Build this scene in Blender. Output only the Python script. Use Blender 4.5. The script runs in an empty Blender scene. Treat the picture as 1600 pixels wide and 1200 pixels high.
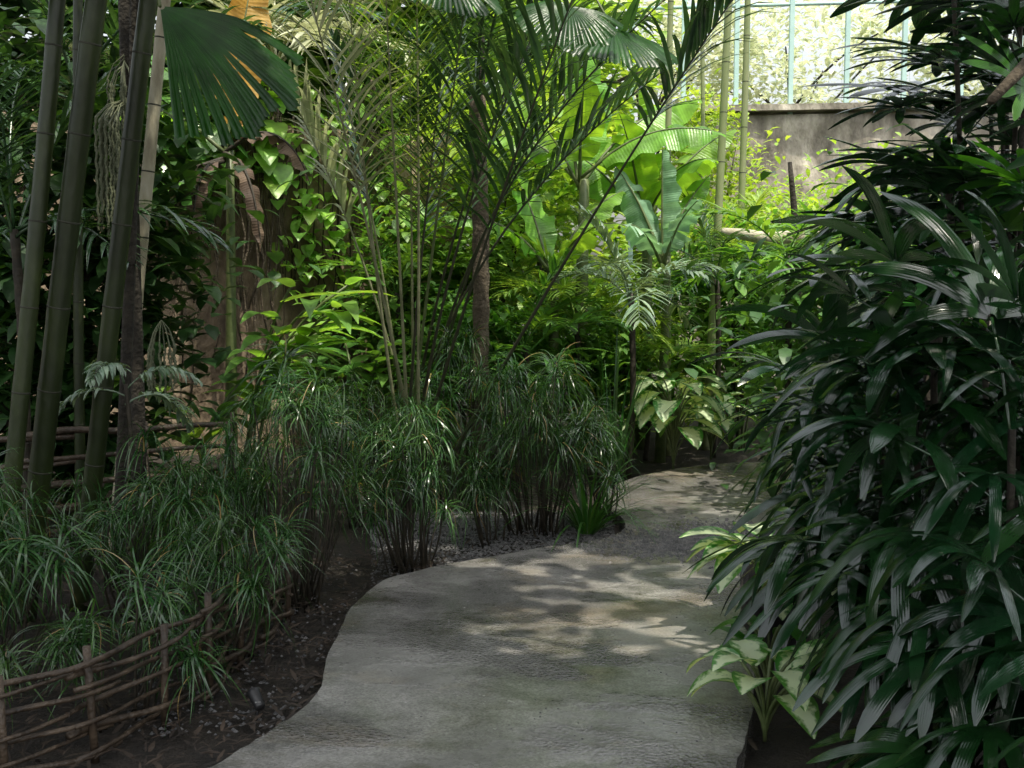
import bpy, math, random
import numpy as np
from mathutils import Vector, Matrix, noise
from mathutils.geometry import tessellate_polygon
R=random.Random(11)
C=bpy.context.scene.collection
V=Vector; Z=V((0,0,1)); PI=math.pi
rad=math.radians
F=1715.0; H=1.6; PT=rad(5)
SUN=V((0.15,-0.28,0.93)).normalized()
def ray(px,py):
    cx=(px-800)/F; cz=-(py-600)/F
    return V((cx, math.cos(PT)+cz*math.sin(PT), -math.sin(PT)+cz*math.cos(PT)))
def P(px,py,Y):
    d=ray(px,py); return V((0,0,H))+d*(Y/d.y)
def G(px,py,z=0.0):
    d=ray(px,py); return V((0,0,H))+d*((z-H)/d.z)
def u(a,b): return R.uniform(a,b)
# ---------------------------------------------------------------- mesh builder
class MB:
    def __init__(s): s.v=[]; s.f=[]; s.uv=[]
    def add(s,p,uv=(0.5,0.5)):
        s.v.append((p[0],p[1],p[2])); s.uv.append(uv); return len(s.v)-1
ORG={}
def build(name,mb,mat,parent=None,org=None,smooth=True):
    me=bpy.data.meshes.new(name)
    o0=ORG[parent.name] if parent else (org or V((0,0,0)))
    me.from_pydata([(a-o0.x,b-o0.y,c-o0.z) for a,b,c in mb.v],[],mb.f)
    l=me.uv_layers.new(name='UVMap')
    idx=np.empty(len(me.loops),dtype=np.int32); me.loops.foreach_get('vertex_index',idx)
    l.data.foreach_set('uv',np.array(mb.uv,dtype=np.float32)[idx].ravel())
    if smooth: me.polygons.foreach_set('use_smooth',[True]*len(me.polygons))
    me.materials.append(mat)
    o=bpy.data.objects.new(name,me); C.objects.link(o)
    if parent: o.parent=parent; ORG[o.name]=o0.copy()
    else: o.location=o0; ORG[o.name]=o0.copy()
    return o
def meshdata(name,mb,mat):
    o=build(name,mb,mat); me=o.data; bpy.data.objects.remove(o); return me
def tag(o,label,cat,group=None,kind=None):
    if label: o['label']=label
    if cat: o['category']=cat
    if group: o['group']=group
    if kind: o['kind']=kind
    return o
def thing(name,label,cat,loc,group=None):
    o=bpy.data.objects.new(name,None); C.objects.link(o); o.location=loc; o.empty_display_size=.1
    ORG[o.name]=V(loc); return tag(o,label,cat,group)
def inst(name,me,parent,loc,yaw=0,scale=1,tilt=0,roll=0):
    o=bpy.data.objects.new(name,me); C.objects.link(o); o.parent=parent
    o.location=V(loc)-ORG[parent.name]; o.rotation_euler=(roll,tilt,yaw); o.scale=(scale,)*3
    return o
def tube(mb,pts,rs,k=6):
    n=len(pts); base=None
    if not hasattr(rs,'__len__'): rs=[rs]*n
    prev=None
    for i,p in enumerate(pts):
        d=(pts[min(i+1,n-1)]-pts[max(i-1,0)]).normalized()
        a=d.cross(V((0.31,0.95,0.05))).normalized(); b=d.cross(a)
        ring=[mb.add(p+(a*math.cos(2*PI*j/k)+b*math.sin(2*PI*j/k))*rs[i],(j/k,i/n)) for j in range(k)]
        if prev:
            for j in range(k): mb.f.append((prev[j],prev[(j+1)%k],ring[(j+1)%k],ring[j]))
        else: mb.f.append(tuple(ring[::-1]))
        prev=ring
    mb.f.append(tuple(prev))
def prof(kind,t):
    if kind=='grass': return min(1,.55+2*t)*max(0.03,(1-t)**.7)
    if kind=='blunt': return min(1,.35+t*2.6)*(1 if t<.75 else max(.15,1-((t-.75)/.25)**1.7*.85))
    if kind=='oval': return max(.03,math.sin(PI*min(1,t**.8)))**.8
    if kind=='heart': return max(.03,math.sin(PI*(t**.55)))**.8
    return max(.04,math.sin(PI*(.08+.92*t)**.75))
def strap(mb,o,d,L,w,droop=1.0,n=6,side=None,pr='lance',fold=.25,twist=0):
    d=V(d).normalized(); p=V(o)
    if side is None:
        side=d.cross(Z)
        if side.length<.05: side=V((u(-1,1),u(-1,1),0))
    side=side.normalized(); prev=None
    for i in range(n+1):
        t=i/n; ww=w*prof(pr,t)
        s=side
        if twist: s=Matrix.Rotation(twist*t,3,d)@side
        nn=s.cross(d); nn.normalize()
        if fold is None: r=[mb.add(p-s*ww,(0,t)),mb.add(p+s*ww,(1,t))]
        else: r=[mb.add(p-s*ww+nn*fold*ww,(0,t)),mb.add(p,(.5,t)),mb.add(p+s*ww+nn*fold*ww,(1,t))]
        if prev:
            for j in range(len(r)-1): mb.f.append((prev[j],prev[j+1],r[j+1],r[j]))
        prev=r; p=p+d*(L/n); d=(d-Z*(droop/n)).normalized()
    return p
def bez(a,m,b,n):
    return [a*(1-t)**2+m*2*t*(1-t)+b*t*t for t in [i/n for i in range(n+1)]]
# ---------------------------------------------------------------- materials
def nodes(name):
    m=bpy.data.materials.new(name); m.use_nodes=True; nt=m.node_tree; nt.nodes.clear()
    return m,nt,nt.nodes,nt.links
def ramp(N,stops):
    r=N.new('ShaderNodeValToRGB'); e=r.color_ramp.elements
    while len(e)<len(stops): e.new(.5)
    for x,(p,c) in zip(e,stops): x.position=p; x.color=(*c,1) if len(c)==3 else c
    return r
def leafmat(name,c1,c2,rough=.4,trans=.3,stripe=0,vari=None,dead=None,tcol=None,spec=.5,bmp=.35):
    m,nt,N,L=nodes(name)
    g=N.new('ShaderNodeNewGeometry'); oi=N.new('ShaderNodeObjectInfo'); tc=N.new('ShaderNodeTexCoord')
    rp=ramp(N,[(0,c1),(.9,c2)]+([(.97,dead)] if dead else [(1,c2)]))
    L.new(g.outputs['Random Per Island'],rp.inputs[0])
    nz=N.new('ShaderNodeTexNoise'); nz.inputs['Scale'].default_value=7; nz.inputs['Detail'].default_value=3
    L.new(tc.outputs['Object'],nz.inputs['Vector'])
    hs=N.new('ShaderNodeHueSaturation')
    mr=N.new('ShaderNodeMapRange'); mr.inputs[1].default_value=.3; mr.inputs[2].default_value=.7; mr.inputs[3].default_value=.65; mr.inputs[4].default_value=1.3
    L.new(nz.outputs[0],mr.inputs[0]); L.new(mr.outputs[0],hs.inputs['Value'])
    m2=N.new('ShaderNodeMapRange'); m2.inputs[3].default_value=.485; m2.inputs[4].default_value=.515
    L.new(oi.outputs['Random'],m2.inputs[0]); L.new(m2.outputs[0],hs.inputs['Hue'])
    L.new(rp.outputs[0],hs.inputs['Color'])
    col=hs.outputs[0]
    uvs=N.new('ShaderNodeSeparateXYZ'); L.new(tc.outputs['UV'],uvs.inputs[0])
    if vari:
        a=N.new('ShaderNodeMath'); a.operation='SUBTRACT'; a.inputs[1].default_value=.5; L.new(uvs.outputs[0],a.inputs[0])
        b=N.new('ShaderNodeMath'); b.operation='ABSOLUTE'; L.new(a.outputs[0],b.inputs[0])
        n2=N.new('ShaderNodeTexNoise'); n2.inputs['Scale'].default_value=35; n2.inputs['Detail'].default_value=4; L.new(tc.outputs['Object'],n2.inputs['Vector'])
        c=N.new('ShaderNodeMath'); c.operation='MULTIPLY_ADD'; L.new(n2.outputs[0],c.inputs[0]); c.inputs[1].default_value=.9; L.new(b.outputs[0],c.inputs[2])
        r2=ramp(N,[(.66,(1,1,1)),(.86,(0,0,0))]); L.new(c.outputs[0],r2.inputs[0])
        mx=N.new('ShaderNodeMix'); mx.data_type='RGBA'; L.new(r2.outputs[0],mx.inputs[0]); L.new(col,mx.inputs[6]); mx.inputs[7].default_value=(*vari,1)
        col=mx.outputs[2]
    pb=N.new('ShaderNodeBsdfPrincipled'); L.new(col,pb.inputs['Base Color']); pb.inputs['Roughness'].default_value=rough
    pb.inputs['Specular IOR Level'].default_value=spec
    n3=N.new('ShaderNodeTexNoise'); n3.inputs['Scale'].default_value=28; L.new(tc.outputs['Object'],n3.inputs['Vector'])
    h=n3.outputs[0]
    if stripe:
        ml=N.new('ShaderNodeMath'); ml.operation='MULTIPLY'; ml.inputs[1].default_value=abs(stripe); L.new(uvs.outputs[0 if stripe>0 else 1],ml.inputs[0])
        sn=N.new('ShaderNodeMath'); sn.operation='SINE'; L.new(ml.outputs[0],sn.inputs[0])
        ad=N.new('ShaderNodeMath'); ad.operation='MULTIPLY_ADD'; ad.inputs[1].default_value=.22; L.new(sn.outputs[0],ad.inputs[0]); L.new(h,ad.inputs[2]); h=ad.outputs[0]
    bp=N.new('ShaderNodeBump'); bp.inputs['Strength'].default_value=bmp; bp.inputs['Distance'].default_value=.01; L.new(h,bp.inputs['Height'])
    L.new(bp.outputs[0],pb.inputs['Normal'])
    out=N.new('ShaderNodeOutputMaterial')
    if trans:
        tr=N.new('ShaderNodeBsdfTranslucent')
        mt=N.new('ShaderNodeMix'); mt.data_type='RGBA'; mt.blend_type='MULTIPLY'; mt.inputs[0].default_value=1; L.new(col,mt.inputs[6]); mt.inputs[7].default_value=(*(tcol or (1.6,1.5,.5)),1)
        L.new(mt.outputs[2],tr.inputs[0])
        ms=N.new('ShaderNodeMixShader'); ms.inputs[0].default_value=trans
        L.new(pb.outputs[0],ms.inputs[1]); L.new(tr.outputs[0],ms.inputs[2]); L.new(ms.outputs[0],out.inputs[0])
    else: L.new(pb.outputs[0],out.inputs[0])
    return m
def rough(name,cols,scale=6,rg=.8,bump=.5,bscale=30,stretch=(1,1,1),dist=.02):
    m,nt,N,L=nodes(name)
    tc=N.new('ShaderNodeTexCoord'); mp=N.new('ShaderNodeMapping'); mp.inputs['Scale'].default_value=stretch
    L.new(tc.outputs['Object'],mp.inputs[0])
    nz=N.new('ShaderNodeTexNoise'); nz.inputs['Scale'].default_value=scale; nz.inputs['Detail'].default_value=8; nz.inputs['Roughness'].default_value=.65
    L.new(mp.outputs[0],nz.inputs['Vector'])
    k=len(cols); rp=ramp(N,[(.3+.4*i/(k-1),c) for i,c in enumerate(cols)]); L.new(nz.outputs[0],rp.inputs[0])
    n2=N.new('ShaderNodeTexNoise'); n2.inputs['Scale'].default_value=bscale; n2.inputs['Detail'].default_value=6; L.new(mp.outputs[0],n2.inputs['Vector'])
    bp=N.new('ShaderNodeBump'); bp.inputs['Strength'].default_value=bump; bp.inputs['Distance'].default_value=dist; L.new(n2.outputs[0],bp.inputs['Height'])
    pb=N.new('ShaderNodeBsdfPrincipled'); L.new(rp.outputs[0],pb.inputs['Base Color']); pb.inputs['Roughness'].default_value=rg; L.new(bp.outputs[0],pb.inputs['Normal'])
    o=N.new('ShaderNodeOutputMaterial'); L.new(pb.outputs[0],o.inputs[0]); return m
M={}
M['rhapis']=leafmat('lady_palm_leaf',(.006,.030,.009),(.016,.060,.017),.17,.14,stripe=38,spec=1.0,bmp=.08)
M['rhapis2']=leafmat('bright_fan_leaf',(.025,.11,.015),(.055,.18,.025),.3,.35,stripe=38,bmp=.2)
M['sedge']=leafmat('sedge_leaf',(.022,.074,.020),(.068,.155,.038),.24,.25,dead=(.3,.22,.09),spec=.8,bmp=.1)
M['sedgeb']=leafmat('strap_leaf',(.02,.075,.015),(.05,.15,.022),.33,.25,dead=(.4,.3,.05))
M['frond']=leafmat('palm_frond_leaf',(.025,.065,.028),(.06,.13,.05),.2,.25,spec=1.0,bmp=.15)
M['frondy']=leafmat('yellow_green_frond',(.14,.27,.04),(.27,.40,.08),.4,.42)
M['frondp']=leafmat('dry_frond',(.25,.28,.16),(.45,.46,.32),.4,.3,tcol=(1.3,1.3,.9))
M['banana']=leafmat('banana_leaf',(.13,.31,.03),(.23,.44,.06),.33,.45,stripe=-260)
M['bananab']=leafmat('blue_banana_leaf',(.2,.36,.22),(.3,.46,.3),.4,.3,stripe=-260,tcol=(1.2,1.4,.8))
M['bananad']=leafmat('dry_banana_leaf',(.45,.28,.05),(.5,.34,.08),.6,.45,stripe=-260,tcol=(1.5,1,.4))
M['bananabr']=leafmat('dead_banana_leaf',(.07,.045,.028),(.16,.11,.07),.7,.15,stripe=-260,tcol=(1,1,1))
M['ginger']=leafmat('ginger_leaf',(.15,.34,.05),(.27,.48,.11),.33,.4)
M['vine']=leafmat('vine_leaf',(.14,.33,.04),(.3,.52,.1),.35,.4)
M['vined']=leafmat('dark_vine_leaf',(.05,.15,.03),(.13,.29,.06),.25,.3,spec=.8,bmp=.15)
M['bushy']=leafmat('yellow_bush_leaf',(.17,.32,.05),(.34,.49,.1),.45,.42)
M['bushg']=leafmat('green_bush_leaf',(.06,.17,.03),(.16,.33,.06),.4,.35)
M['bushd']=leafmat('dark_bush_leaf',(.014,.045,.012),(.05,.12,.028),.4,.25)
M['far']=leafmat('overexposed_far_leaf',(.5,.55,.36),(.75,.78,.6),.6,.4,tcol=(1.2,1.2,1))  # very pale leaf colour stands in for overexposed sun glare
M['canopy']=leafmat('added_canopy_leaf',(.03,.08,.015),(.07,.15,.03),.5,.2)
M['fan']=leafmat('pleated_fan_leaf',(.014,.065,.010),(.025,.10,.016),.32,.4)
M['vari']=leafmat('variegated_leaf',(.05,.2,.03),(.09,.28,.05),.35,.3,vari=(.68,.8,.52))
M['silver']=leafmat('silvery_leaf',(.12,.2,.13),(.24,.32,.21),.25,.15,spec=.9)
M['bamboo']=rough('bamboo_green',[(.007,.011,.003),(.018,.028,.006),(.042,.058,.014)],4,.42,.3,20,(1,1,.4))
M['bamboog']=rough('bamboo_pale',[(.12,.16,.05),(.2,.24,.10),(.28,.28,.16)],3,.45,.15,20,(1,1,.4))
M['node']=rough('bamboo_node',[(.016,.018,.009),(.035,.036,.02)],12,.7)
M['palebark']=rough('pale_bark',[(.20,.17,.11),(.36,.33,.23),(.46,.43,.34)],8,.8,.6,30,(1,1,.3))
M['bark']=rough('palm_bark',[(.035,.026,.016),(.09,.07,.045),(.17,.14,.10)],14,.9,1,40)
M['darkbark']=rough('dark_bark',[(.012,.010,.007),(.04,.033,.022)],14,.9,1,40)
M['stem']=rough('brown_stem',[(.014,.012,.007),(.042,.032,.018)],20,.7)
M['gstem']=rough('green_stem',[(.05,.08,.02),(.13,.16,.06)],14,.5,.2)
M['pstem']=rough('pale_palm_stem',[(.12,.13,.06),(.30,.30,.17)],10,.5,.2)
M['rachis']=rough('dark_rachis',[(.02,.022,.012),(.055,.055,.028)],14,.5,.2)
M['stick']=rough('fence_stick',[(.016,.011,.007),(.052,.036,.023),(.115,.083,.055)],10,.5,.6,40)
M['wall']=rough('stucco_wall',[(.06,.045,.03),(.22,.165,.11),(.5,.41,.29)],2.2,.9,.9,14,(1,1,.6),.05)
M['conc']=rough('weathered_concrete',[(.07,.06,.05),(.28,.25,.2),(.58,.53,.44)],2.6,.9,1,10,(1,1,.5),.04)
M['aqua']=rough('aqua_paint',[(.38,.56,.53),(.46,.64,.60)],6,.5,.1)
M['soil']=rough('dark_soil',[(.008,.007,.005),(.022,.017,.012),(.045,.035,.025)],5,.8,1,60)
M['gravel']=rough('grey_gravel',[(.03,.03,.032),(.09,.09,.09),(.2,.19,.185)],25,.4,.4,60)
M['litter']=leafmat('leaf_litter',(.015,.011,.008),(.06,.042,.028),.7,.1,tcol=(1,1,1))
M['plastic']=rough('black_plastic',[(.012,.012,.013),(.025,.025,.026)],10,.4,.1)
M['paper']=rough('pale_tag',[(.22,.22,.21),(.3,.3,.29)],10,.6,.1)
M['glassy']=rough('lamp_glass',[(.015,.015,.015),(.025,.025,.025)],10,.3,.05)
M['seed']=rough('green_seed',[(.05,.065,.03),(.14,.15,.08)],40,.6,.3)
def pathmat():
    m,nt,N,L=nodes('wet_concrete')
    tc=N.new('ShaderNodeTexCoord')
    def nz(s,d=6,r=.6,st=None,off=0,dist=0):
        n=N.new('ShaderNodeTexNoise'); n.inputs['Scale'].default_value=s; n.inputs['Detail'].default_value=d; n.inputs['Roughness'].default_value=r; n.inputs['Distortion'].default_value=dist
        mp=N.new('ShaderNodeMapping'); mp.inputs['Scale'].default_value=st or (1,1,1); mp.inputs['Location'].default_value=(off,off*.7,off*.3); L.new(tc.outputs['Object'],mp.inputs[0]); L.new(mp.outputs[0],n.inputs['Vector'])
        return n
    def mixc(f,a,b,bt='MIX'):
        mx=N.new('ShaderNodeMix'); mx.data_type='RGBA'; mx.blend_type=bt
        if f is None: mx.inputs[0].default_value=1
        else: L.new(f,mx.inputs[0])
        L.new(a,mx.inputs[6])
        if isinstance(b,tuple): mx.inputs[7].default_value=(*b,1)
        else: L.new(b,mx.inputs[7])
        return mx.outputs[2]
    a=nz(2.4,11,.72); r1=ramp(N,[(.3,(.15,.146,.138)),(.5,(.245,.238,.226)),(.7,(.36,.35,.33))]); L.new(a.outputs[0],r1.inputs[0])
    b=nz(1.5,10,.7,(.9,1.2,1),3,.3); r2=ramp(N,[(.53,(0,0,0)),(.63,(.7,.7,.7))]); L.new(b.outputs[0],r2.inputs[0])
    c1=mixc(r2.outputs[0],r1.outputs[0],(.085,.083,.055))
    t=nz(1.3,9,.7,(.9,1.2,1),17,.3); r4=ramp(N,[(.53,(0,0,0)),(.65,(.55,.55,.55))]); L.new(t.outputs[0],r4.inputs[0])
    c2=mixc(r4.outputs[0],c1,(.27,.22,.155))
    f=nz(110,3); r3=ramp(N,[(.35,(.72,.72,.72)),(.65,(1.2,1.2,1.2))]); L.new(f.outputs[0],r3.inputs[0])
    c3=mixc(None,c2,r3.outputs[0],'MULTIPLY')
    w=nz(1.1,8,.62,(.9,1.3,1),8,.2); rw=ramp(N,[(.46,(.05,.05,.05)),(.58,(.30,.30,.30))]); L.new(w.outputs[0],rw.inputs[0])
    rd=ramp(N,[(.46,(.62,.62,.62)),(.53,(1,1,1))]); L.new(w.outputs[0],rd.inputs[0])
    c4=mixc(None,c3,rd.outputs[0],'MULTIPLY')
    pb=N.new('ShaderNodeBsdfPrincipled'); L.new(c4,pb.inputs['Base Color']); L.new(rw.outputs[0],pb.inputs['Roughness'])
    vo=N.new('ShaderNodeTexVoronoi'); vo.inputs['Scale'].default_value=62; L.new(tc.outputs['Object'],vo.inputs['Vector'])
    pm=nz(1.3,6,.65,(.8,1.3,1),5,.3); rp=ramp(N,[(.51,(0,0,0)),(.58,(.9,.9,.9))]); L.new(pm.outputs[0],rp.inputs[0])
    mu=N.new('ShaderNodeMath'); mu.operation='MULTIPLY'; L.new(vo.outputs['Distance'],mu.inputs[0]); L.new(rp.outputs[0],mu.inputs[1])
    ad=N.new('ShaderNodeMath'); ad.operation='MULTIPLY_ADD'; L.new(a.outputs[0],ad.inputs[0]); ad.inputs[1].default_value=.22; L.new(mu.outputs[0],ad.inputs[2])
    a2=N.new('ShaderNodeMath'); a2.operation='MULTIPLY_ADD'; L.new(f.outputs[0],a2.inputs[0]); a2.inputs[1].default_value=.08; L.new(ad.outputs[0],a2.inputs[2])
    bp=N.new('ShaderNodeBump'); bp.inputs['Strength'].default_value=.55; bp.inputs['Distance'].default_value=.011; L.new(a2.outputs[0],bp.inputs['Height']); L.new(bp.outputs[0],pb.inputs['Normal'])
    o=N.new('ShaderNodeOutputMaterial'); L.new(pb.outputs[0],o.inputs[0]); return m
M['path']=pathmat()
# ---------------------------------------------------------------- ground and path
mb=MB()
n=60
for j in range(n+1):
    for i in range(n+1):
        x=-12+24*i/n; y=-6+30*j/n
        mb.add((x,y,.03*noise.noise(V((x*1.3,y*1.3,0)))-.03))
for j in range(n):
    for i in range(n):
        a=j*(n+1)+i; mb.f.append((a,a+1,a+n+2,a+n+1))
o=[mb.add(p) for p in ((-150,-150,-.06),(150,-150,-.06),(150,200,-.06),(-150,200,-.06))]
ring=[ [i for i in range(n+1)], [j*(n+1)+n for j in range(n+1)], [n*(n+1)+n-i for i in range(n+1)], [(n-j)*(n+1) for j in range(n+1)] ]
for k in range(4):
    s=ring[k]
    for q in range(len(s)-1): mb.f.append((o[k],s[q+1],s[q]))
    mb.f.append((o[k],o[(k+1)%4],s[-1]))
tag(build('ground',mb,M['soil']),None,None,kind='structure')
PL=[(250,1260),(345,1192),(425,1138),(485,1092),(512,1030),(542,960),(592,912),(660,890),(740,874),(850,855),(925,845),(962,836),(978,822),(966,803),(938,793),(950,768),(985,748),(1050,733),(1130,724),(1200,722),(1400,722)]
PR=[(1500,775),(1330,790),(1245,815),(1195,850),(1160,900),(1158,950),(1172,1010),(1180,1080),(1170,1140),(1150,1210),(1160,1300)]
poly=[V((-1.15,-4,0)),V((-1.1,1.2,0))]+[G(*p,z=.05) for p in PL]+[V((5.5,10.6,0)),V((5.5,8.2,0))]+[G(*p,z=.05) for p in PR]+[V((.85,1.0,0)),V((1.0,-4,0))]
sm=[]
N_=len(poly)
for i in range(N_):
    p0,p1,p2,p3=poly[i-1],poly[i],poly[(i+1)%N_],poly[(i+2)%N_]
    st=6 if (p2-p1).length>.15 else 3
    for k in range(st):
        t=k/st
        q=.5*((2*p1)+(p2-p0)*t+(2*p0-5*p1+4*p2-p3)*t*t+(3*p1-p0-3*p2+p3)*t**3)
        q+=V((noise.noise(q*3),noise.noise(q*3+V((9,9,9))),0))*.02+V((noise.noise(q*17),noise.noise(q*17+V((9,9,9))),0))*.012; sm.append(V((q.x,q.y,0)))
mb=MB()
top=[mb.add((p.x,p.y,.05)) for p in sm]; bot=[mb.add((p.x,p.y,-.1)) for p in sm]
for t in tessellate_polygon([[V((p.x,p.y,0)) for p in sm]]): mb.f.append(tuple(top[i] for i in t))
for i in range(len(sm)):
    j=(i+1)%len(sm); mb.f.append((top[i],bot[i],bot[j],top[j]))
po=build('path',mb,M['path'],smooth=False); tag(po,None,None,kind='structure')
def inpath(x,y):
    c=False; j=len(sm)-1
    for i in range(len(sm)):
        a,b=sm[i],sm[j]
        if (a.y>y)!=(b.y>y) and x<(b.x-a.x)*(y-a.y)/(b.y-a.y)+a.x: c=not c
        j=i
    return c
# gravel, litter
mb=MB()
def stone(mb,p,s):
    k=[mb.add(p+V((u(.6,1)*s*math.cos(a),u(.6,1)*s*math.sin(a),0))) for a in (0,1.26,2.5,3.77,5.0)]
    t=mb.add(p+V((0,0,s*.7)))
    for i in range(5): mb.f.append((k[i],k[(i+1)%5],t))
for i in range(11500):
    q=G(u(580,960),800+abs(R.gauss(0,1))*55) if i<10500 else G(u(200,560),u(860,1150))
    if inpath(q.x,q.y) or q.y>9: continue
    stone(mb,V((q.x,q.y,.0)),u(.006,.015))
tag(build('gravel_bed',mb,M['gravel'],smooth=False),'fine grey gravel under the sedge clumps beside the path','gravel',kind='stuff')
mb=MB()
for i in range(3600):
    q=G(R.gauss(1095,75),R.gauss(858,14))
    if inpath(q.x,q.y): stone(mb,V((q.x,q.y,.05)),u(.006,.018))
for i in range(400):
    q=G(u(420,1200),u(760,1190))
    if inpath(q.x,q.y): stone(mb,V((q.x,q.y,.05)),u(.003,.007))
tag(build('loose_pebbles',mb,M['gravel'],smooth=False),'wet loose pebbles scattered on the path where it bends','pebbles',kind='stuff')
mb=MB()
for i in range(9000):
    q=V((u(-5,4),u(2.8,13),.02)) if i<4500 else V((u(-2.6,-.4),u(3,6.5),.02))
    if inpath(q.x,q.y): continue
    a=u(0,6.28); L_=u(.02,.10); strap(mb,q,(math.cos(a),math.sin(a),u(0,.4)),L_,L_*u(.04,.14),.3,3,pr='lance',fold=u(-.3,.5))
tag(build('leaf_litter',mb,M['litter']),'brown fallen leaves covering the soil of the beds','leaf litter',kind='stuff')
# ---------------------------------------------------------------- prototypes
def rhapis_leaf(pitch,L,w,nseg,spread=200,droop=1.2,pet=.3):
    mb=MB(); d=V((math.cos(pitch),0,math.sin(pitch))); p=V((0,0,0)); pts=[p.copy()]
    for i in range(4):
        p=p+d*pet/4; d=(d-Z*.1).normalized(); pts.append(p.copy())
    tube(mb,pts,.004,5)
    side=V((0,1,0)); nn=d.cross(side)*-1
    if nn.z<0: nn=-nn
    for j in range(nseg):
        a=((j+.5)/nseg-.5)*rad(spread)*u(.92,1.05)
        dj=(d*math.cos(a)+side*math.sin(a)+nn*.22).normalized()
        sj=nn.cross(dj)
        strap(mb,p+dj*.01,dj,L*u(.75,1.1)*(1-.22*abs(a)/1.7),w*u(.75,1.15),droop*u(.6,1.6),9,side=sj,pr='blunt',fold=u(.05,.3),twist=u(-.35,.35))
    return mb
RL={}
for pt in (60,35,10,-15):
    RL[pt]=[meshdata('leaf',rhapis_leaf(rad(pt),u(.42,.57),u(.021,.027),R.choice([6,7,8]),u(180,225),u(1.0,1.9),.34),M['rhapis']) for _ in range(6)]
RB={pt:[meshdata('leaf',rhapis_leaf(rad(pt),u(.45,.55),u(.024,.032),R.choice([10,12,13]),u(230,270),u(.5,.9),.4),M['rhapis']) for _ in range(3)] for pt in (60,35,10,-15)}
RG={pt:[meshdata('leaf',rhapis_leaf(rad(pt),u(.42,.5),u(.022,.028),R.choice([9,10,11]),u(220,260),u(.4,.8),.3),M['rhapis2']) for _ in range(3)] for pt in (60,35,10,-15)}
TU=[]
for k in range(8):
    mb=MB()
    for j in range(40):
        a=u(0,6.28); e=rad(u(-5,80)); d=V((math.cos(a)*math.cos(e),math.sin(a)*math.cos(e),math.sin(e)))
        strap(mb,V((0,0,u(-.09,.02))),d,u(.17,.34),u(.0035,.0058),u(2.2,4.4),8,pr='grass',fold=None)
    TU.append(meshdata('leaf_tuft',mb,M['sedge']))
def frondmesh(pts,nl,ll,lw,t0=.25,ang=55,hang=.6,rr=.012,mb=None,up=0.25):
    mb=mb or MB(); n=len(pts)
    for i in range(nl):
        t=t0+(1-t0)*(i+.5)/nl; x=t*(n-1); k=min(int(x),n-2); fr=x-k
        p=pts[k].lerp(pts[k+1],fr); d=(pts[k+1]-pts[k]).normalized()
        s=d.cross(Z)
        if s.length<.1: s=V((1,0,0))
        s.normalize(); nn=s.cross(d)
        q=(t-t0)/(1-t0); l=ll*(.45+.55*math.sin(PI*min(1,q*.9+.12)))*(1 if q<.8 else 1-(q-.8)*1.8)
        for sg in (-1,1):
            if R.random()<.08: continue
            a=rad(ang)*(1-.45*q)*u(.75,1.25)
            dj=(d*math.cos(a)+s*sg*math.sin(a)+nn*up*u(.2,1.8)).normalized()
            strap(mb,p,dj,l*u(.8,1.1),lw*u(.8,1.1),hang*u(.5,1.8),4,pr='lance',fold=.3)
    return mb
def rachis(mb,pts,r0,r1): tube(mb,pts,[r0+(r1-r0)*i/(len(pts)-1) for i in range(len(pts))],6)
FP={}
def fp(kind,mat,nl,ll,lw,hang,droop):
    for pt in (75,50,25):
        L_=[]
        for v in range(2):
            d=V((math.cos(rad(pt)),0,math.sin(rad(pt)))); p=V((0,0,0)); pts=[p.copy()]
            for i in range(10):
                p=p+d*.1; d=(d-Z*droop*u(.08,.13)).normalized(); pts.append(p.copy())
            mb=frondmesh(pts,nl,ll,lw,.22,60,hang); rachis(mb,pts,.01,.003)
            L_.append(meshdata('frond',mb,M[mat]))
        FP[(kind,pt)]=L_
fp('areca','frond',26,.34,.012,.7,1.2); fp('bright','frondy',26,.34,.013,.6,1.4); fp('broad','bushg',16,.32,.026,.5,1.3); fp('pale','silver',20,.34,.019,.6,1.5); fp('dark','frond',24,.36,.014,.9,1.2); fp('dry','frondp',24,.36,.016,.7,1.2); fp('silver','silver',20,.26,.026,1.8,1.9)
# ---------------------------------------------------------------- lady palms (right)
def ladypalm(x,y,h,nc,nl,label,lib=RL,name='lady_palm',cat='palm',z0=.3,sc=1,spread=.22,group=None,bias=None):
    t=thing(name,label,cat,(x,y,0),group)
    for c in range(nc):
        a=u(0,6.28); bx=x+spread*.5*math.cos(a); by=y+spread*.5*math.sin(a); hh=h*u(.7,1.0)
        tx=bx+math.cos(a)*u(0,spread); ty=by+math.sin(a)*u(0,spread)
        pts=[V((bx+(tx-bx)*q*q,by+(ty-by)*q*q,hh*q-.03)) for q in [i/6 for i in range(7)]]
        mb=MB(); tube(mb,pts,.011,6); build('cane',mb,M['darkbark'],t)
        for k in range(nl):
            q=z0+(1-z0)*(k+u(.2,.8))/nl; x_=min(q,.999)*6; i=int(x_); p=pts[i].lerp(pts[i+1],x_-i)
            pt=60 if q>.93 else (35 if q>.68 else (10 if q>.35 else -15))
            yaw=k*2.4+c*1.3+u(-.4,.4)
            if bias is not None and R.random()<.45: yaw=bias+u(-.9,.9)
            inst('leaf',R.choice(lib[pt]),t,p,yaw,sc*u(.7,1.2),roll=u(-.3,.3),tilt=u(-.25,.3))
B=rad(200)
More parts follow.
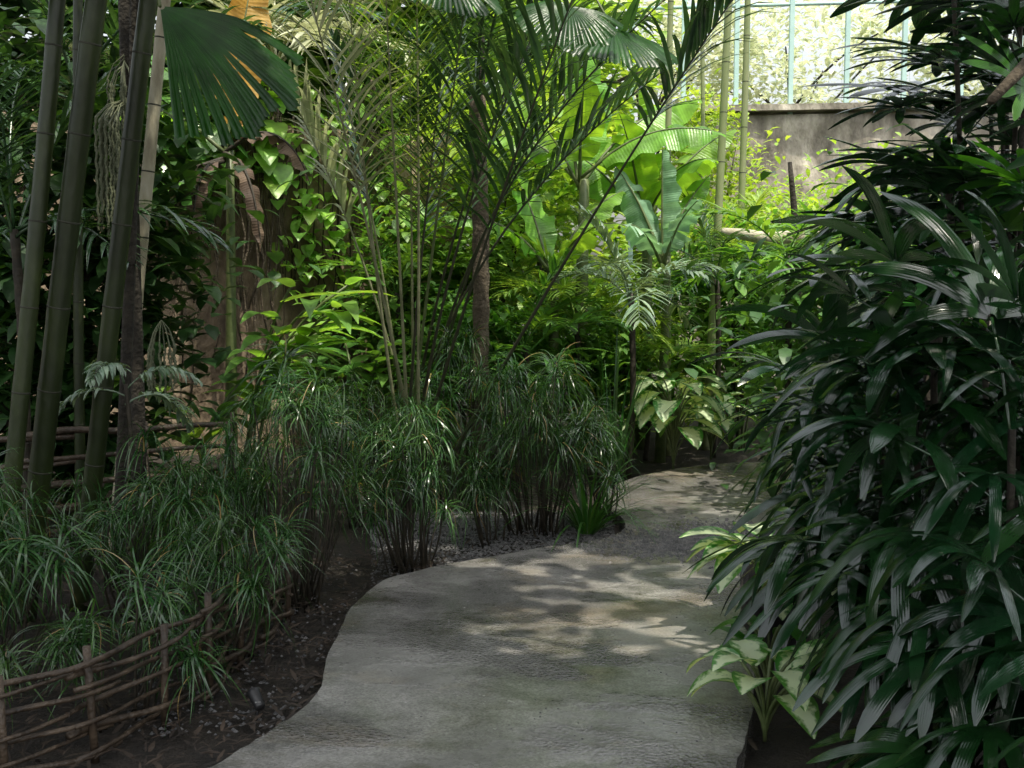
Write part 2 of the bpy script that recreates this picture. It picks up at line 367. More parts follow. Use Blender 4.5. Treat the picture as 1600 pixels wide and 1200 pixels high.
for a in [
 (1.42,2.95,1.35,4,9,'dark glossy lady palm nearest the camera in the bottom right corner',.2),
 (1.5,3.6,1.5,4,10,'dark lady palm with long drooping leaves reaching over the path edge',.35),
 (1.85,3.55,1.9,4,10,'tall dark lady palm at the right edge of the view',.15),
 (1.55,4.3,1.6,4,9,'glossy lady palm in the middle of the right hand thicket',.4),
 (2.05,4.6,2.1,4,9,'tall lady palm with silvery shining leaves behind the nearest ones',.3),
 (1.9,5.35,1.7,4,10,'arching lady palm at the left edge of the thicket above the path bend',.4),
 (2.45,5.7,2.2,4,9,'lady palm behind the thicket under the wide fan leaves',.3),
 (2.6,6.9,1.7,4,9,'smaller lady palm farthest back beside the bend of the path',.3),
 (1.55,2.4,1.0,4,8,'dark lady palm in deep shade at the lower right edge',.15)]:
    ladypalm(*a[:6],z0=a[6],bias=B)
ladypalm(2.05,4.7,3.2,4,8,'tall dark fan palm with wide split leaves at the top right',RB,'fan_palm',z0=.55,sc=.9,bias=B)
ladypalm(2.6,5.6,3.75,4,10,'tall fan palm behind the top right one near the aqua fence',RB,'fan_palm',z0=.55,sc=1.0,bias=B)
ladypalm(1.9,4.1,2.2,3,6,'bright green fan palm with stiff pointed leaves above the lady palms',RG,'fan_palm',z0=.7,sc=.85)
# ---------------------------------------------------------------- sedge clumps
def sedge(x,y,h,r,n,label,sc=1,lo=.5):
    t=thing('umbrella_sedge',label,'plant',(x,y,0),'umbrella sedge clumps beside the path')
    for i in range(n):
        a=u(0,6.28); q=math.sqrt(R.random()); rr=r*q
        tp=V((x+rr*math.cos(a),y+rr*math.sin(a),h*(1-.4*q*q)*(u(.85,1.08) if R.random()<.65 else u(lo,.85))))
        b=V((x+rr*.45*math.cos(a+u(-.6,.6)),y+rr*.45*math.sin(a+u(-.6,.6)),-.03))
        if inpath(b.x,b.y): b.x-=.25
        if inpath(tp.x+.1,tp.y): tp.x-=.08
        mid=b.lerp(tp,.5)+V((u(-.1,.1),u(-.1,.1),.02))
        mb=MB(); pts=bez(b,mid,tp,5); tube(mb,pts,[.006,.006,.005,.005,.004,.003],5); s=build('stem',mb,M['stem'],t)
        inst('leaf_tuft',R.choice(TU),t,tp,u(0,6.28),sc*u(.65,1.2),tilt=u(-.45,.45),roll=u(-.45,.45))
for a in [
 (-1.95,3.5,.78,.30,17,'sedge clump in the bottom left corner in deep shade'),
 (-1.42,4.0,.48,.26,13,'small low sedge clump drooping over the front stick fence nearest the camera'),
 (-2.2,4.3,.80,.46,32,'broad sedge clump at the left edge under the bamboo'),
 (-1.25,4.65,.62,.30,22,'low sedge clump arching over the middle of the front stick fence'),
 (-1.75,5.1,.88,.38,28,'sedge clump directly right of the leaning bamboo culms'),
 (-1.12,5.55,1.18,.35,40,'tall rounded sedge clump left of the centre'),
 (-1.7,6.4,.80,.34,20,'sedge clump behind the tall rounded one, near the rear stick fence'),
 (-.58,6.15,.90,.30,34,'sunlit sedge clump with orange stems beside the path edge'),
 (-.1,6.8,.60,.22,11,'small shaded sedge clump left of the path bend'),
 (.16,7.15,1.15,.40,42,'dark bushy sedge clump at the inner bend of the path'),
 (.58,7.4,.8,.25,20,'sedge clump leaning out over the path at the bend'),
 (-.45,8.3,1.25,.40,26,'sedge clump around the foot of the long stemmed palm'),
 (-1.0,7.4,.98,.36,24,'sedge clump behind the sunlit one, left of the palm foot'),
 (-2.7,5.2,.6,.4,16,'sedge clump behind the bamboo at the far left')]:
    sedge(*a)
def strapplant(x,y,n,L,w,label,mat='sedgeb',name='strap_leaf_plant',el=(45,85),group=None,dr=(.8,1.8)):
    t=thing(name,label,'plant',(x,y,0),group)
    for i in range(n):
        a=u(0,6.28); e=rad(u(*el)); mb=MB()
        strap(mb,V((x+.05*math.cos(a),y+.05*math.sin(a),0)),(math.cos(a)*math.cos(e),math.sin(a)*math.cos(e),math.sin(e)),L*u(.7,1.1),w*u(.8,1.1),u(*dr),9,pr='grass')
        build('leaf',mb,M[mat],t)
q=G(925,836); strapplant(q.x-.03,q.y+.05,60,.8,.011,'arching strap leaved clump at the dark notch in the path edge',el=(30,80),dr=(1.2,2.6))
q=G(985,758); strapplant(q.x-.12,q.y+.25,28,1.3,.02,'tall upright strap leaved clump before the variegated plant',el=(62,88),dr=(.3,1.2))
# ---------------------------------------------------------------- bamboo culms
def bamboo(pb,pt,r,label,mat='bamboo',seg=.38,name='bamboo_culm',group=None):
    t=thing(name,label,'bamboo',(pb.x,pb.y,0),group); d=pt-pb; L=d.length; n=max(2,int(L/seg))
    bow=V((u(-.03,.03),u(-.03,.03),0))*L*.25
    def at(q): return pb+d*q+bow*math.sin(PI*q)
    pts=[];rs=[]
    for i in range(n*4+1):
        q=i/(n*4); k=i%4; pts.append(at(q)); rs.append(r*(1-.3*q)*(1.03 if k==0 else .985))
    mb=MB(); tube(mb,pts,rs,12); build('culm',mb,M[mat],t)
    for i in range(1,n):
        q=i/n; p=at(q); dd=d.normalized(); rr=r*(1-.3*q)
        mb=MB(); tube(mb,[p-dd*.007,p-dd*.002,p+dd*.002,p+dd*.007],[rr*1.0,rr*1.07,rr*1.05,rr*1.0],12); build('node',mb,M['node'],t)
def culm(bx,by_,tx,ty,Y,Yt,r,label,mat='bamboo',seg=.38):
    a=P(bx,by_,Y); b=P(tx,ty,Yt); d=b-a; a2=a+d*((-.05-a.z)/d.z); b2=a+d*((6.2-a.z)/d.z)
    bamboo(a2,b2,r,label,mat,seg)
culm(15,750,78,0,5.0,5.0,.042,'leftmost thick green bamboo culm, almost upright','bamboo')
culm(65,770,168,0,5.2,5.0,.055,'thick bamboo culm second from the left, leaning right')
culm(150,740,242,0,5.4,5.2,.048,'bamboo culm third from the left, bare and leaning right')
culm(128,600,130,200,7.0,7.0,.035,'dark upright culm behind the gap between the leaning bamboos')
culm(205,600,255,90,6.6,6.6,.042,'pale sunlit culm right of the leaning bamboos','palebark')
culm(1108,590,1137,0,11,11,.045,'slender green bamboo culm right of the banana plants','bamboog',.45)
culm(1152,420,1166,0,12,12,.042,'pale slender bamboo culm standing before the aqua fence','bamboog',.45)
culm(1098,400,1096,0,13,13,.03,'thin far bamboo culm left of the two slender ones','bamboog',.45)
culm(1046,600,1050,300,10.6,10.6,.035,'short green stem behind the drooping pale palm','bamboog',.45)
# ---------------------------------------------------------------- long stemmed palms (centre)
def bigpalm(name,label,base,fr,mat='frond',rmat='rachis',ll=.42,lw=.014,nl=34,cat='palm',r0=.016,t0=.35,hang=.8,ang=45):
    t=thing(name,label,cat,(base.x,base.y,0))
    for f_ in fr:
        (tx,ty,TY,bow)=f_[:4]; b=base+V((u(-.12,.12),u(-.12,.12),-.03)); e=P(tx,ty,TY)
        mid=b.lerp(e,.5)+V((bow,0,abs(bow)*.6+.1)); pts=bez(b,mid,e,16)
        mb=MB(); rachis(mb,pts,r0,.004); r_=build('frond_stem',mb,M[f_[5] if len(f_)>5 else rmat],t)
        mb=frondmesh(pts,nl,ll,lw,f_[4] if len(f_)>4 else t0,ang,hang); build('leaflets',mb,M[f_[6] if len(f_)>6 else mat],r_)
base=P(650,800,8.0); base.z=0
bigpalm('long_stemmed_palm','tall clumping palm whose long bare stems fan out from the centre bed',base,[
 (1150,-10,6.0,-.04,.78),(905,-30,6.0,-.05,.58),(830,60,6.8,-.2,.62),(470,-60,6.4,.05,.62,'pstem','frondp'),(600,-60,6.6,.0,.58,'pstem','frondy'),
 (545,-10,7.0,-.1,.62,'pstem','frondp'),(690,120,7.4,-.05,.62),(650,-80,7.0,.03,.6,'pstem','frondy'),(735,-60,6.8,0,.6,'gstem')],ll=.62,lw=.018,nl=23)
base=P(640,760,9.2); base.z=0
bigpalm('long_stemmed_palm','second clumping palm rising behind the first, with upright stems',base,[
 (520,60,8.5,.1,.62,'pstem'),(960,40,8.0,-.5,.62),(440,120,8.6,.2,.62,'pstem','frondp'),(1050,100,8.2,-.6,.62),(880,-60,7.4,-.3,.6),(1060,-20,7.6,-.7,.58),(640,60,8.0,0,.6,'pstem')],nl=24,lw=.019,ll=.62)
def smallpalm(x,y,h,n,L,kind,label,name='feather_palm',tr=.025,group=None,z=0,pts_=None):
    t=thing(name,label,'palm',(x,y,z),group)
    mb=MB(); pts=[V((x+.03*math.sin(q*3),y,z-.03+(h+.03)*q)) for q in [i/24 for i in range(25)]]
    tube(mb,pts,[tr*(1.1 if i%2 else .95) for i in range(25)],8); build('trunk',mb,M['bark' if tr>.04 else 'stem'],t)
    for i in range(n):
        inst('frond',R.choice(FP[(kind,R.choice(pts_ or [75,50,50,25]))]),t,V((x,y,z+h-u(0,.12))),i*2.4+u(-.3,.3),L*u(.8,1.15),roll=u(-.2,.2))
q=P(745,150,9.0)
smallpalm(q.x,9.0,q.z,11,1.6,'dark','trunked palm with ringed brown trunk and dark shining crown in the centre',tr=.07,pts_=[75,50,50])
for a in [
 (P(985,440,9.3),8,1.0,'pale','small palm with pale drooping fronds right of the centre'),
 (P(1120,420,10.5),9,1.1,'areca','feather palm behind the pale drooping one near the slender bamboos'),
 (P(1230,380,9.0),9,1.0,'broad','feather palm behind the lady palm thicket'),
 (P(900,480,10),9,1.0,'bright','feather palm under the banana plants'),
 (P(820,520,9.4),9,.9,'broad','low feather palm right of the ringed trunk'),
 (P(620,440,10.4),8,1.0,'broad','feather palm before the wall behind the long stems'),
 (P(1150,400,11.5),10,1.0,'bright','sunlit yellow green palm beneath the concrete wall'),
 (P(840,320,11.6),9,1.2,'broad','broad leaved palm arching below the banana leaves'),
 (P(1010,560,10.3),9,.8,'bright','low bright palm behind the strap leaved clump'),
 (P(20,330,6.2),8,1.1,'dark','dark feather palm behind the leftmost bamboo'),
 (P(120,120,8.0),10,1.4,'dark','dark feather palm high at the upper left'),
 (P(430,80,12.0),12,2.0,'dry','palm with pale dry fronds at the top left above the wall')]:
    q=a[0]; smallpalm(q.x,q.y,max(.2,q.z-.1),*a[1:4],a[4])
q=P(195,600,5.3); smallpalm(q.x,5.3,q.z,5,.5,'silver','small palm with silvery torn drooping fronds among the bamboos',tr=.010,pts_=[50,25])
# ---------------------------------------------------------------- banana plants
def bananaleaf(o,yaw,el,L,w,droop,roll=0):
    mb=MB(); rb=MB(); d=V((math.cos(yaw)*math.cos(el),math.sin(yaw)*math.cos(el),math.sin(el))); side=V((-math.sin(yaw),math.cos(yaw),0))
    side=Matrix.Rotation(roll,3,d)@side
    p=V(o); pts=[p.copy()]
    pet=L*.18
    for i in range(2): p=p+d*pet/2; pts.append(p.copy())
    n=26; C_=[]
    for i in range(n+1):
        nn=side.cross(d); 
        if nn.z<0 and el<1.2: nn=-nn
        C_.append((p.copy(),side.copy(),nn.normalized())); p=p+d*(L-pet)/n; d=(d-Z*droop/n).normalized()
        pts.append(p.copy())
    for sg in (-1,1):
        prev=None; ang=u(-.2,.05)
        for i in range(n+1):
            t=i/n; ww=w*max(.03,math.sin(PI*(.04+.96*t)**.8))**.6
            c,s,nn=C_[i]
            def row(a):
                r=[]
                for k in range(4):
                    x=k/3; r.append(mb.add(c+s*sg*ww*x*math.cos(a)+nn*(ww*x*math.sin(a)-.10*ww*x*x*2+.02*math.sin(t*30+sg)*x),(.5+.5*sg*x,t)))
                return r
            r=row(ang)
            if prev:
                for k in range(3): mb.f.append((prev[k],prev[k+1],r[k+1],r[k]))
            if R.random()<.2: ang=u(-.8,.2); r=row(ang)
            prev=r
    rachis(rb,pts,.018,.003); return mb,rb
def banana(x,y,h,leaves,label,mat='banana',r=.1,name='banana_plant',z=0):
    t=thing(name,label,'banana plant',(x,y,z))
    mb=MB(); tube(mb,[V((x+.05*q,y,z+h*q-.03*(1-q))) for q in [i/6 for i in range(7)]],[r*(1.1-.5*i/6) for i in range(7)],10); build('trunk',mb,M['gstem'],t)
    for lf in leaves:
        yaw,el,L,w,dr=lf[:5]; m=lf[5] if len(lf)>5 else mat
        a,b=bananaleaf(V((x,y,z+h-u(0,.1))),rad(yaw),rad(el),L,w,dr,lf[6] if len(lf)>6 else 0)
        lo=build('leaf',a,M[m],t); build('midrib',b,M['gstem' if m!='bananabr' else 'stem'],lo)
q=P(905,280,10.6); banana(q.x,10.6,q.z,[(120,75,1.5,.27,.3,'banana',1.2),(25,50,1.7,.28,.9,'banana',.7),(-15,38,1.5,.25,1.1,'banana',.5),(200,60,1.3,.25,.9,'banana',-.6),(-90,65,1.2,.22,1.2),(150,45,1.4,.22,1.3,'banana',-.5),(70,80,1.4,.27,.2,'banana',1.0)],'tall banana plant with sunlit yellow green leaves in the upper centre',r=.08)
q=P(1005,350,11.0); banana(q.x,11.0,q.z,[(100,82,1.4,.27,.3,'banana',1.2),(10,60,1.4,.25,.9,'banana',.7),(-60,50,1.3,.22,1.3),(170,60,1.3,.25,1.1,'banana',-.6),(-120,70,1.2,.22,.9)],'banana plant right of the tallest one, with broad upright leaves',r=.08)
q=P(1035,400,10.2); banana(q.x,10.2,q.z,[(95,87,1.05,.19,.15,'bananab',1.4),(150,68,1.0,.17,.6,'bananab',-.8),(20,66,.9,.15,.7,'banana',.9),(-60,62,.8,.14,1.0,'bananab'),(230,50,.8,.14,1.2,'bananab')],'young banana plant with pale bluish leaves before the slender bamboos','bananab',.05)
q=P(860,420,10.0); banana(q.x,10.0,q.z,[(130,70,1.2,.18,.8),(30,60,1.2,.18,1.0),(-50,50,1.1,.16,1.3),(200,50,1.1,.18,1.3)],'low banana plant hidden among the palms below the tallest one',r=.06)
q=P(350,235,9.0); banana(q.x,9.0,q.z,[(60,78,1.7,.22,.3,'bananad',1.3),(-20,30,1.0,.09,2.4,'bananabr'),(-100,-10,1.0,.08,2.5,'bananabr'),(170,40,1.3,.2,1.5),(200,-20,1.0,.08,2.5,'bananabr'),(-50,-20,1.1,.07,2.5,'bananabr')],'old banana plant with one yellow leaf and brown hanging leaves at left',r=.05)
# ---------------------------------------------------------------- pleated fan palms
def fanleaf(o,direc,nrm,Rr,spread=300,nr=38,droop=.25):
    mb=MB(); d=V(direc).normalized(); nn=(V(nrm)-d*V(nrm).dot(d)).normalized(); s=nn.cross(d)
    off=0; lens=1
    for j in range(nr):
        a0=(j/nr-.5)*rad(spread); a1=((j+1)/nr-.5)*rad(spread); am=(a0+a1)/2
        if j%2==0: off=u(-.07,.07); lens=u(.86,1.05)
        prev=None
        for k in range(9):
            q=k/8; rr=.02+Rr*q*(lens if k>4 else 1); r=[]
            gap=(.0 if q<.7 else (q-.7)*.7*(a1-a0))
            for a,zz,e in ((a0+(gap if j%2==0 else 0),-1,0),(am,1,1),(a1-(gap if j%2==1 else 0),-1,0)):
                re=rr*(1-(.0 if k<8 else (.0 if e else .06)))
                dirv=d*math.cos(a)+s*math.sin(a)
                r.append(mb.add(o+dirv*re+nn*(zz*.010*q+off*max(0,q-.6)*Rr)-Z*(droop*Rr*q*q+max(0,q-.6)*.12*Rr),(a/6+.5,q)))
            if prev:
                mb.f.append((prev[0],prev[1],r[1],r[0])); mb.f.append((prev[1],prev[2],r[2],r[1]))
            prev=r
    return mb
def fanpalm(label,base,top,leaves):
    t=thing('pleated_fan_palm',label,'palm',(base.x,base.y,0))
    mb=MB(); tube(mb,bez(base,base.lerp(top,.5)+V((.05,0,0)),top,8),.03,8); build('trunk',mb,M['darkbark'],t)
    for hub,dr,nn,Rr,sp,nr in leaves:
        mb=MB(); tube(mb,bez(top,top.lerp(hub,.5)+V((0,0,.12)),hub,8),.008,5); s=build('leaf_stalk',mb,M['gstem'],t)
        build('leaf',fanleaf(hub,dr,nn,Rr,sp,nr),M['fan'],t)
t0=P(215,-200,5.6); b0=V((t0.x-.3,5.8,-.03))
fanpalm('pleated fan palm with a large cropped leaf beside the bamboos at upper left',b0,t0,[
 (P(250,10,4.8),(1,-.1,-.6),(.15,-.7,.7),.60,96,32),(P(40,-120,5.2),(-.6,-.3,-.3),(0,-.4,1),.45,240,40)])
t0=P(745,-300,9.0); b0=V((P(752,300,9.3).x,9.35,-.03))
fanpalm('pleated fan palm with round leaves cut by the top edge of the view',b0,t0,[
 (P(700,-40,6.8),(.3,-.6,-.5),(.2,-.4,1),.34,230,36),(P(960,50,7.6),(.5,-.5,-.3),(0,-.25,1),.42,260,40),(P(890,10,7.2),(-.2,-.5,-.4),(.2,-.3,1),.33,220,36)])
# fishtail palm with seed strings
q=P(175,130,6.0); t=thing('fishtail_palm','fishtail palm with long hanging strings of seeds behind the bamboos','palm',(q.x,q.y+.25,0))
mb=MB(); tube(mb,[V((q.x,q.y+.25,z)) for z in (-.03,1,2,3,4,5)],.04,10); build('trunk',mb,M['darkbark'],t)
for cx,cy,cY,ns,ln in ((170,190,6.0,22,.62),(190,130,6.2,16,.45),(252,545,6.0,14,.28)):
    for i in range(ns):
        p=P(cx+u(-22,22),cy+u(-10,10),cY+u(-.08,.08)); mb=MB(); L_=ln*u(.7,1.1); k=int(L_/.011)
        tp=V((q.x,q.y+.2,p.z+.12)) if cy<400 else P(252,500,6.0)
        tube(mb,[tp,tp.lerp(p,.6)+V((0,0,.03))]+[p-Z*(.011*j)+V((.004*math.sin(j*.8),0,0)) for j in range(k)],[.003,.003]+[.009 if j%2 else .004 for j in range(k)],5)
        build('seed_string',mb,M['seed'],t)
for i in range(9): inst('frond',R.choice(FP[('areca',R.choice([75,50,25]))]),t,V((q.x,q.y+.25,4.2+u(-.4,.6))),i*2.4,1.5)
# ---------------------------------------------------------------- walls and fence
def wall(name,label,a,b,h,th,mat,cat='wall',cap=None,rg=.10):
    d=(b-a); L=d.length; d.normalize(); nn=V((d.y,-d.x,0)); t=thing(name,label,cat,a)
    mb=MB(); nx=int(L/.15); nz=int(h/.15)
    for sgn,off in ((1,0),(-1,-th)):
        base=len(mb.v)
        for i in range(nx+1):
            for j in range(nz+1):
                p=a+d*L*i/nx+Z*(h*j/nz-.1*(j==0))+nn*(off+rg*noise.noise(V((i*.22,j*.22,sgn)))+.03*noise.noise(V((i*.7,j*.7,sgn+4))))
                if j==nz and not cap: p=p+Z*.08*noise.noise(V((i*.5,0,0)))
                mb.add(p)
        for i in range(nx):
            for j in range(nz):
                k=base+i*(nz+1)+j; mb.f.append((k,k+nz+1,k+nz+2,k+1))
    m=(nx+1)*(nz+1)
    for i in range(nx): mb.f.append((i*(nz+1)+nz,(i+1)*(nz+1)+nz,m+(i+1)*(nz+1)+nz,m+i*(nz+1)+nz))
    for i in (0,nx):
        for j in range(nz): mb.f.append((i*(nz+1)+j,i*(nz+1)+j+1,m+i*(nz+1)+j+1,m+i*(nz+1)+j))
    build('wall_body',mb,M[mat],t)
    if cap:
        mb=MB(); c=[a+nn*.14,b+nn*.14,b-nn*(th+.14),a-nn*(th+.14)]
        lo=[mb.add(p+Z*(h+.055)) for p in c]; hi=[mb.add(p+Z*(h+.15)) for p in c]
        mb.f+= [tuple(hi),tuple(lo[::-1])]+[(lo[i],lo[(i+1)%4],hi[(i+1)%4],hi[i]) for i in range(4)]
        build('coping',mb,M[mat],t,smooth=False)
    return t
wall('garden_wall','tall tan stucco wall behind the vines at left',V((-7.5,8.6,0)),V((-.6,11.8,0)),3.2,.3,'wall')
wall('concrete_wall','weathered grey concrete wall below the aqua fence',V((2.6,18,0)),V((16,16.5,0)),4.35,.3,'conc',cap=True)
f=thing('aqua_fence','light aqua painted metal fence with wire mesh on top of the concrete wall','fence',V((2,18,4.5)))
xs=[(px-800)/F*18.1 for px in (985,1063,1142,1223,1305,1388,1470,1552)]
def box(mb,a,b):
    k=[mb.add((x,y,z)) for x in (a[0],b[0]) for y in (a[1],b[1]) for z in (a[2],b[2])]
    for q in ((0,1,3,2),(4,6,7,5),(0,4,5,1),(2,3,7,6),(0,2,6,4),(1,5,7,3)): mb.f.append(tuple(k[i] for i in q))
for i,x in enumerate(xs):
    y=18.15-(x-2.6)*.112; mb=MB(); box(mb,(x-.035,y-.035,4.0 if x>2.6 else -.05),(x+.035,y+.035,6.25)); build('post',mb,M['aqua'],f,smooth=False)
for z in (6.1,):
    mb=MB(); tube(mb,[V((x,18.15-(x-2.6)*.112,z)) for x in (xs[0],xs[-1])],.03,6); build('rail',mb,M['aqua'],f)
mb=MB()
for i in range(30):
    x=xs[0]+(xs[-1]-xs[0])*i/29; y=18.13-(x-2.6)*.112; tube(mb,[V((x,y,4.55)),V((x,y,6.1))],.002,4)
for z in (4.9,5.3,5.7): tube(mb,[V((x,18.13-(x-2.6)*.112,z)) for x in (xs[0],xs[-1])],.002,4)
build('wire_mesh',mb,M['aqua'],f)
# stick fences
def stickfence(pts,h,nr,label,sp=.3,rr=(.009,.015)):
    t=thing('stick_fence',label,'fence',(pts[0].x,pts[0].y,0)); L=sum((pts[i+1]-pts[i]).length for i in range(len(pts)-1)); n=max(4,int(L/sp))
    def at(s):
        s=max(0,min(L-.001,s))
        for i in range(len(pts)-1):
            l=(pts[i+1]-pts[i]).length
            if s<=l: return pts[i].lerp(pts[i+1],s/l)
            s-=l
        return pts[-1].copy()
    nn=V((pts[-1].y-pts[0].y,-(pts[-1].x-pts[0].x),0)).normalized()
    for i in range(n+1):
        p=at(L*i/n); mb=MB(); tube(mb,[V((p.x,p.y,-.05)),V((p.x+u(-.02,.02),p.y,h+u(-.02,.03)))],.014,7); build('post',mb,M['stick'],t)
    for r in range(nr):
        for st in range(0,n,2):
            z=h*(r+.5)/nr+u(-.012,.012); mb=MB(); q=[]; ph=u(0,9)
            for k in range(17):
                s=L*(st-.3+2.6*k/16)/n; pp=at(s)+nn*(.028*math.cos(PI*(s*n/L)+PI*r)); pp.z=z+.03*noise.noise(V((s*2,ph,st))); q.append(pp)
            r0=u(*rr); tube(mb,q,[r0*(1-.3*k/16) for k in range(17)],6); build('rail',mb,M['stick'],t)
stickfence([G(-160,1290),G(110,1200),G(300,1110),G(450,970)],.38,7,'low woven stick fence in the front left corner behind the sedges')
stickfence([V((-3.7,5.9,0)),V((-2.7,6.0,0)),V((-1.7,6.7,0))],.84,6,'rear woven stick fence behind the bamboo culms',.45,(.016,.024))
# ---------------------------------------------------------------- ginger, variegated plants
def cane_plant(x,y,n,h,L,w,label,mat='ginger',lean=.5,name='ginger_plant',nl=8,yaw0=None):
    t=thing(name,label,'plant',(x,y,0))
    for c in range(n):
        a=u(0,6.28) if yaw0 is None else yaw0+u(-1.1,1.1); hh=h*u(.75,1.05); b=V((x+u(-.1,.1),y+u(-.1,.1),-.03)); e=b+V((math.cos(a)*lean*hh,math.sin(a)*lean*hh,hh))
        pts=bez(b,V((b.x,b.y,hh*.7)),e,8); mb=MB(); tube(mb,pts,.01,6); build('cane',mb,M['gstem'],t)
        for k in range(nl):
            q=.35+.65*k/(nl-1); i=min(7,int(q*8)); p=pts[i].lerp(pts[i+1],q*8-i); d=(pts[i+1]-pts[i]).normalized(); s=d.cross(V((math.cos(a),math.sin(a),.2))).normalized()
            dj=(d*.6+s*(1 if k%2 else -1)*.8+V((math.cos(a),math.sin(a),0))*.3); mb=MB(); strap(mb,p,dj,L*u(.8,1.1),w,u(.5,1.2),7,pr='lance'); build('leaf',mb,M[mat],t)
q=P(380,640,8.3); cane_plant(q.x,8.3,8,1.65,.6,.075,'sunlit ginger plant with bright arching leaves before the tan wall',yaw0=0,nl=7)
q=P(320,700,7.8); cane_plant(q.x,7.8,3,1.1,.5,.06,'lower ginger plant left of the sunlit one')
q=P(560,600,9.4); cane_plant(q.x,9.4,4,1.3,.5,.08,'broad leaved ginger behind the long palm stems',mat='vined')
q=P(800,620,9.0); cane_plant(q.x,9.0,6,1.2,.45,.05,'dark ginger right of the ringed palm trunk',mat='vined')
q=P(1150,560,11); cane_plant(q.x,11,6,1.3,.45,.045,'ginger at the far end of the path left of the thicket',mat='bushg')
def rosette(x,y,n,h,L,w,label,mat='vari',name='variegated_dumb_cane',z=0,pr='oval'):
    t=thing(name,label,'plant',(x,y,z))
    for i in range(n):
        a=i*2.4+u(-.3,.3); q=i/n; zz=z+h*(.35+.65*q); b=V((x,y,zz)); e=b+V((math.cos(a)*L*.4,math.sin(a)*L*.4,L*.35))
        mb=MB(); pts=bez(V((x,y,z-.02)),V((x,y,zz)),e,6); tube(mb,pts,.007,5); s=build('leaf_stalk',mb,M['gstem'],t)
        el=rad(u(0,45)); mb=MB(); strap(mb,e,(math.cos(a)*math.cos(el),math.sin(a)*math.cos(el),math.sin(el)),L*u(.85,1.1),w*u(.9,1.1),u(1.0,2.0),9,pr=pr,fold=.2); build('leaf',mb,M[mat],t)
q=G(1055,742); rosette(q.x,q.y+.12,28,.7,.38,.11,'cream and green variegated plant at the far end of the path')
q=G(1120,724); rosette(q.x,q.y+.3,14,.6,.34,.09,'variegated plant behind the first, nearer the thicket')
q=G(1212,1000); rosette(q.x,q.y,24,.14,.32,.09,'variegated plant with mottled leaves in the black pot',z=.20)
q=G(1195,1150); rosette(q.x+.0,q.y,14,.22,.24,.065,'small variegated plant at the foot of the nearest lady palm')
q=G(1180,1085); rosette(q.x+.05,q.y,12,.26,.2,.035,'small green shrub beside the path between pot and camera','rhapis2',name='small_shrub')
# pot
q=G(1212,1000); t=thing('plant_pot','black round plastic pot half hidden beside the path','pot',(q.x,q.y,0))
mb=MB(); pr_=[(.11,0),(.14,.18),(.155,.18),(.158,.21),(.142,.21),(.137,.18),(.02,.175)]
for i,(r,z) in enumerate(pr_):
    for j in range(20): mb.add((q.x+r*math.cos(j*PI/10),q.y+r*math.sin(j*PI/10),z))
    if i:
        for j in range(20): k=(i-1)*20; mb.f.append((k+j,k+(j+1)%20,k+20+(j+1)%20,k+20+j))
build('pot_body',mb,M['plastic'],t)
mb=MB(); ring=[mb.add((q.x+.138*math.cos(j*PI/10),q.y+.138*math.sin(j*PI/10),.19)) for j in range(20)]; mb.f.append(tuple(ring)); build('potting_soil',mb,M['soil'],t)
# garden spotlight
def spot(px,py,label,yaw):
    q=G(px,py); t=thing('garden_spotlight',label,'lamp',(q.x,q.y,0)); mb=MB()
    tube(mb,[V((q.x,q.y,-.05)),V((q.x,q.y,.05))],.006,6); build('spike',mb,M['plastic'],t)
    d=V((math.cos(yaw),math.sin(yaw),.6)).normalized(); o=V((q.x,q.y,.06)); mb=MB()
    tube(mb,[o-d*.04,o-d*.035,o+d*.03,o+d*.04,o+d*.04],[.015,.02,.024,.028,.024],14); build('lamp_head',mb,M['plastic'],t)
    mb=MB(); tube(mb,[o+d*.041,o+d*.044],[.022,.02],14); build('lens',mb,M['glassy'],t)
    mb=MB(); a=o+V((0.01,-.027,.0)); box(mb,(a.x-.010,a.y-.003,a.z-.004),(a.x+.010,a.y,a.z+.004)); build('label_tag',mb,M['paper'],t,smooth=False)
spot(402,1118,'small black garden spotlight with pale tag at the front path edge',2.2)
# ---------------------------------------------------------------- vines
def vine(label,pts,nl,size,mat,out=V((.4,-.9,0)),sp=.2,name='climbing_vine'):
    t=thing(name,label,'vine',pts[0]); pts=[V(p) for p in pts]
    for s in range(3):
        mb=MB(); off=V((u(-sp,sp)*.6,u(-.05,.05),0)); q=[]
        for i in range(len(pts)-1):
            for k in range(4): q.append(pts[i].lerp(pts[i+1],k/4)+off+V((u(-.03,.03),u(-.03,.03),u(-.02,.02))))
        q.append(pts[-1]+off); tube(mb,q,.007,5); build('vine_stem',mb,M['stem'],t)
    for i in range(min(nl,99)):
        x=u(0,len(pts)-1.001); k=int(x); p=pts[k].lerp(pts[k+1],x-k)+V((u(-sp,sp),u(-.12,.04),u(-.15,.15)))
        yaw=math.atan2(out.y,out.x)+u(-1.2,1.2); el=u(-.9,.5); mb=MB(); L_=size*u(.5,1.25)
        strap(mb,p,(math.cos(yaw)*math.cos(el),math.sin(yaw)*math.cos(el),math.sin(el)),L_,L_*.38,u(.8,2.0),6,pr='heart',fold=.18); build('leaf',mb,M[mat],t)
def wallpt(px,py,off=.15):
    a=V((-7.5,8.6,0)); d=V((6.9,3.2,0)).normalized(); nn=V((d.y,-d.x,0)); a2=a+nn*off
    r=ray(px,py); s=(a2-V((0,0,H))).dot(nn)/r.dot(nn); return V((0,0,H))+r*s
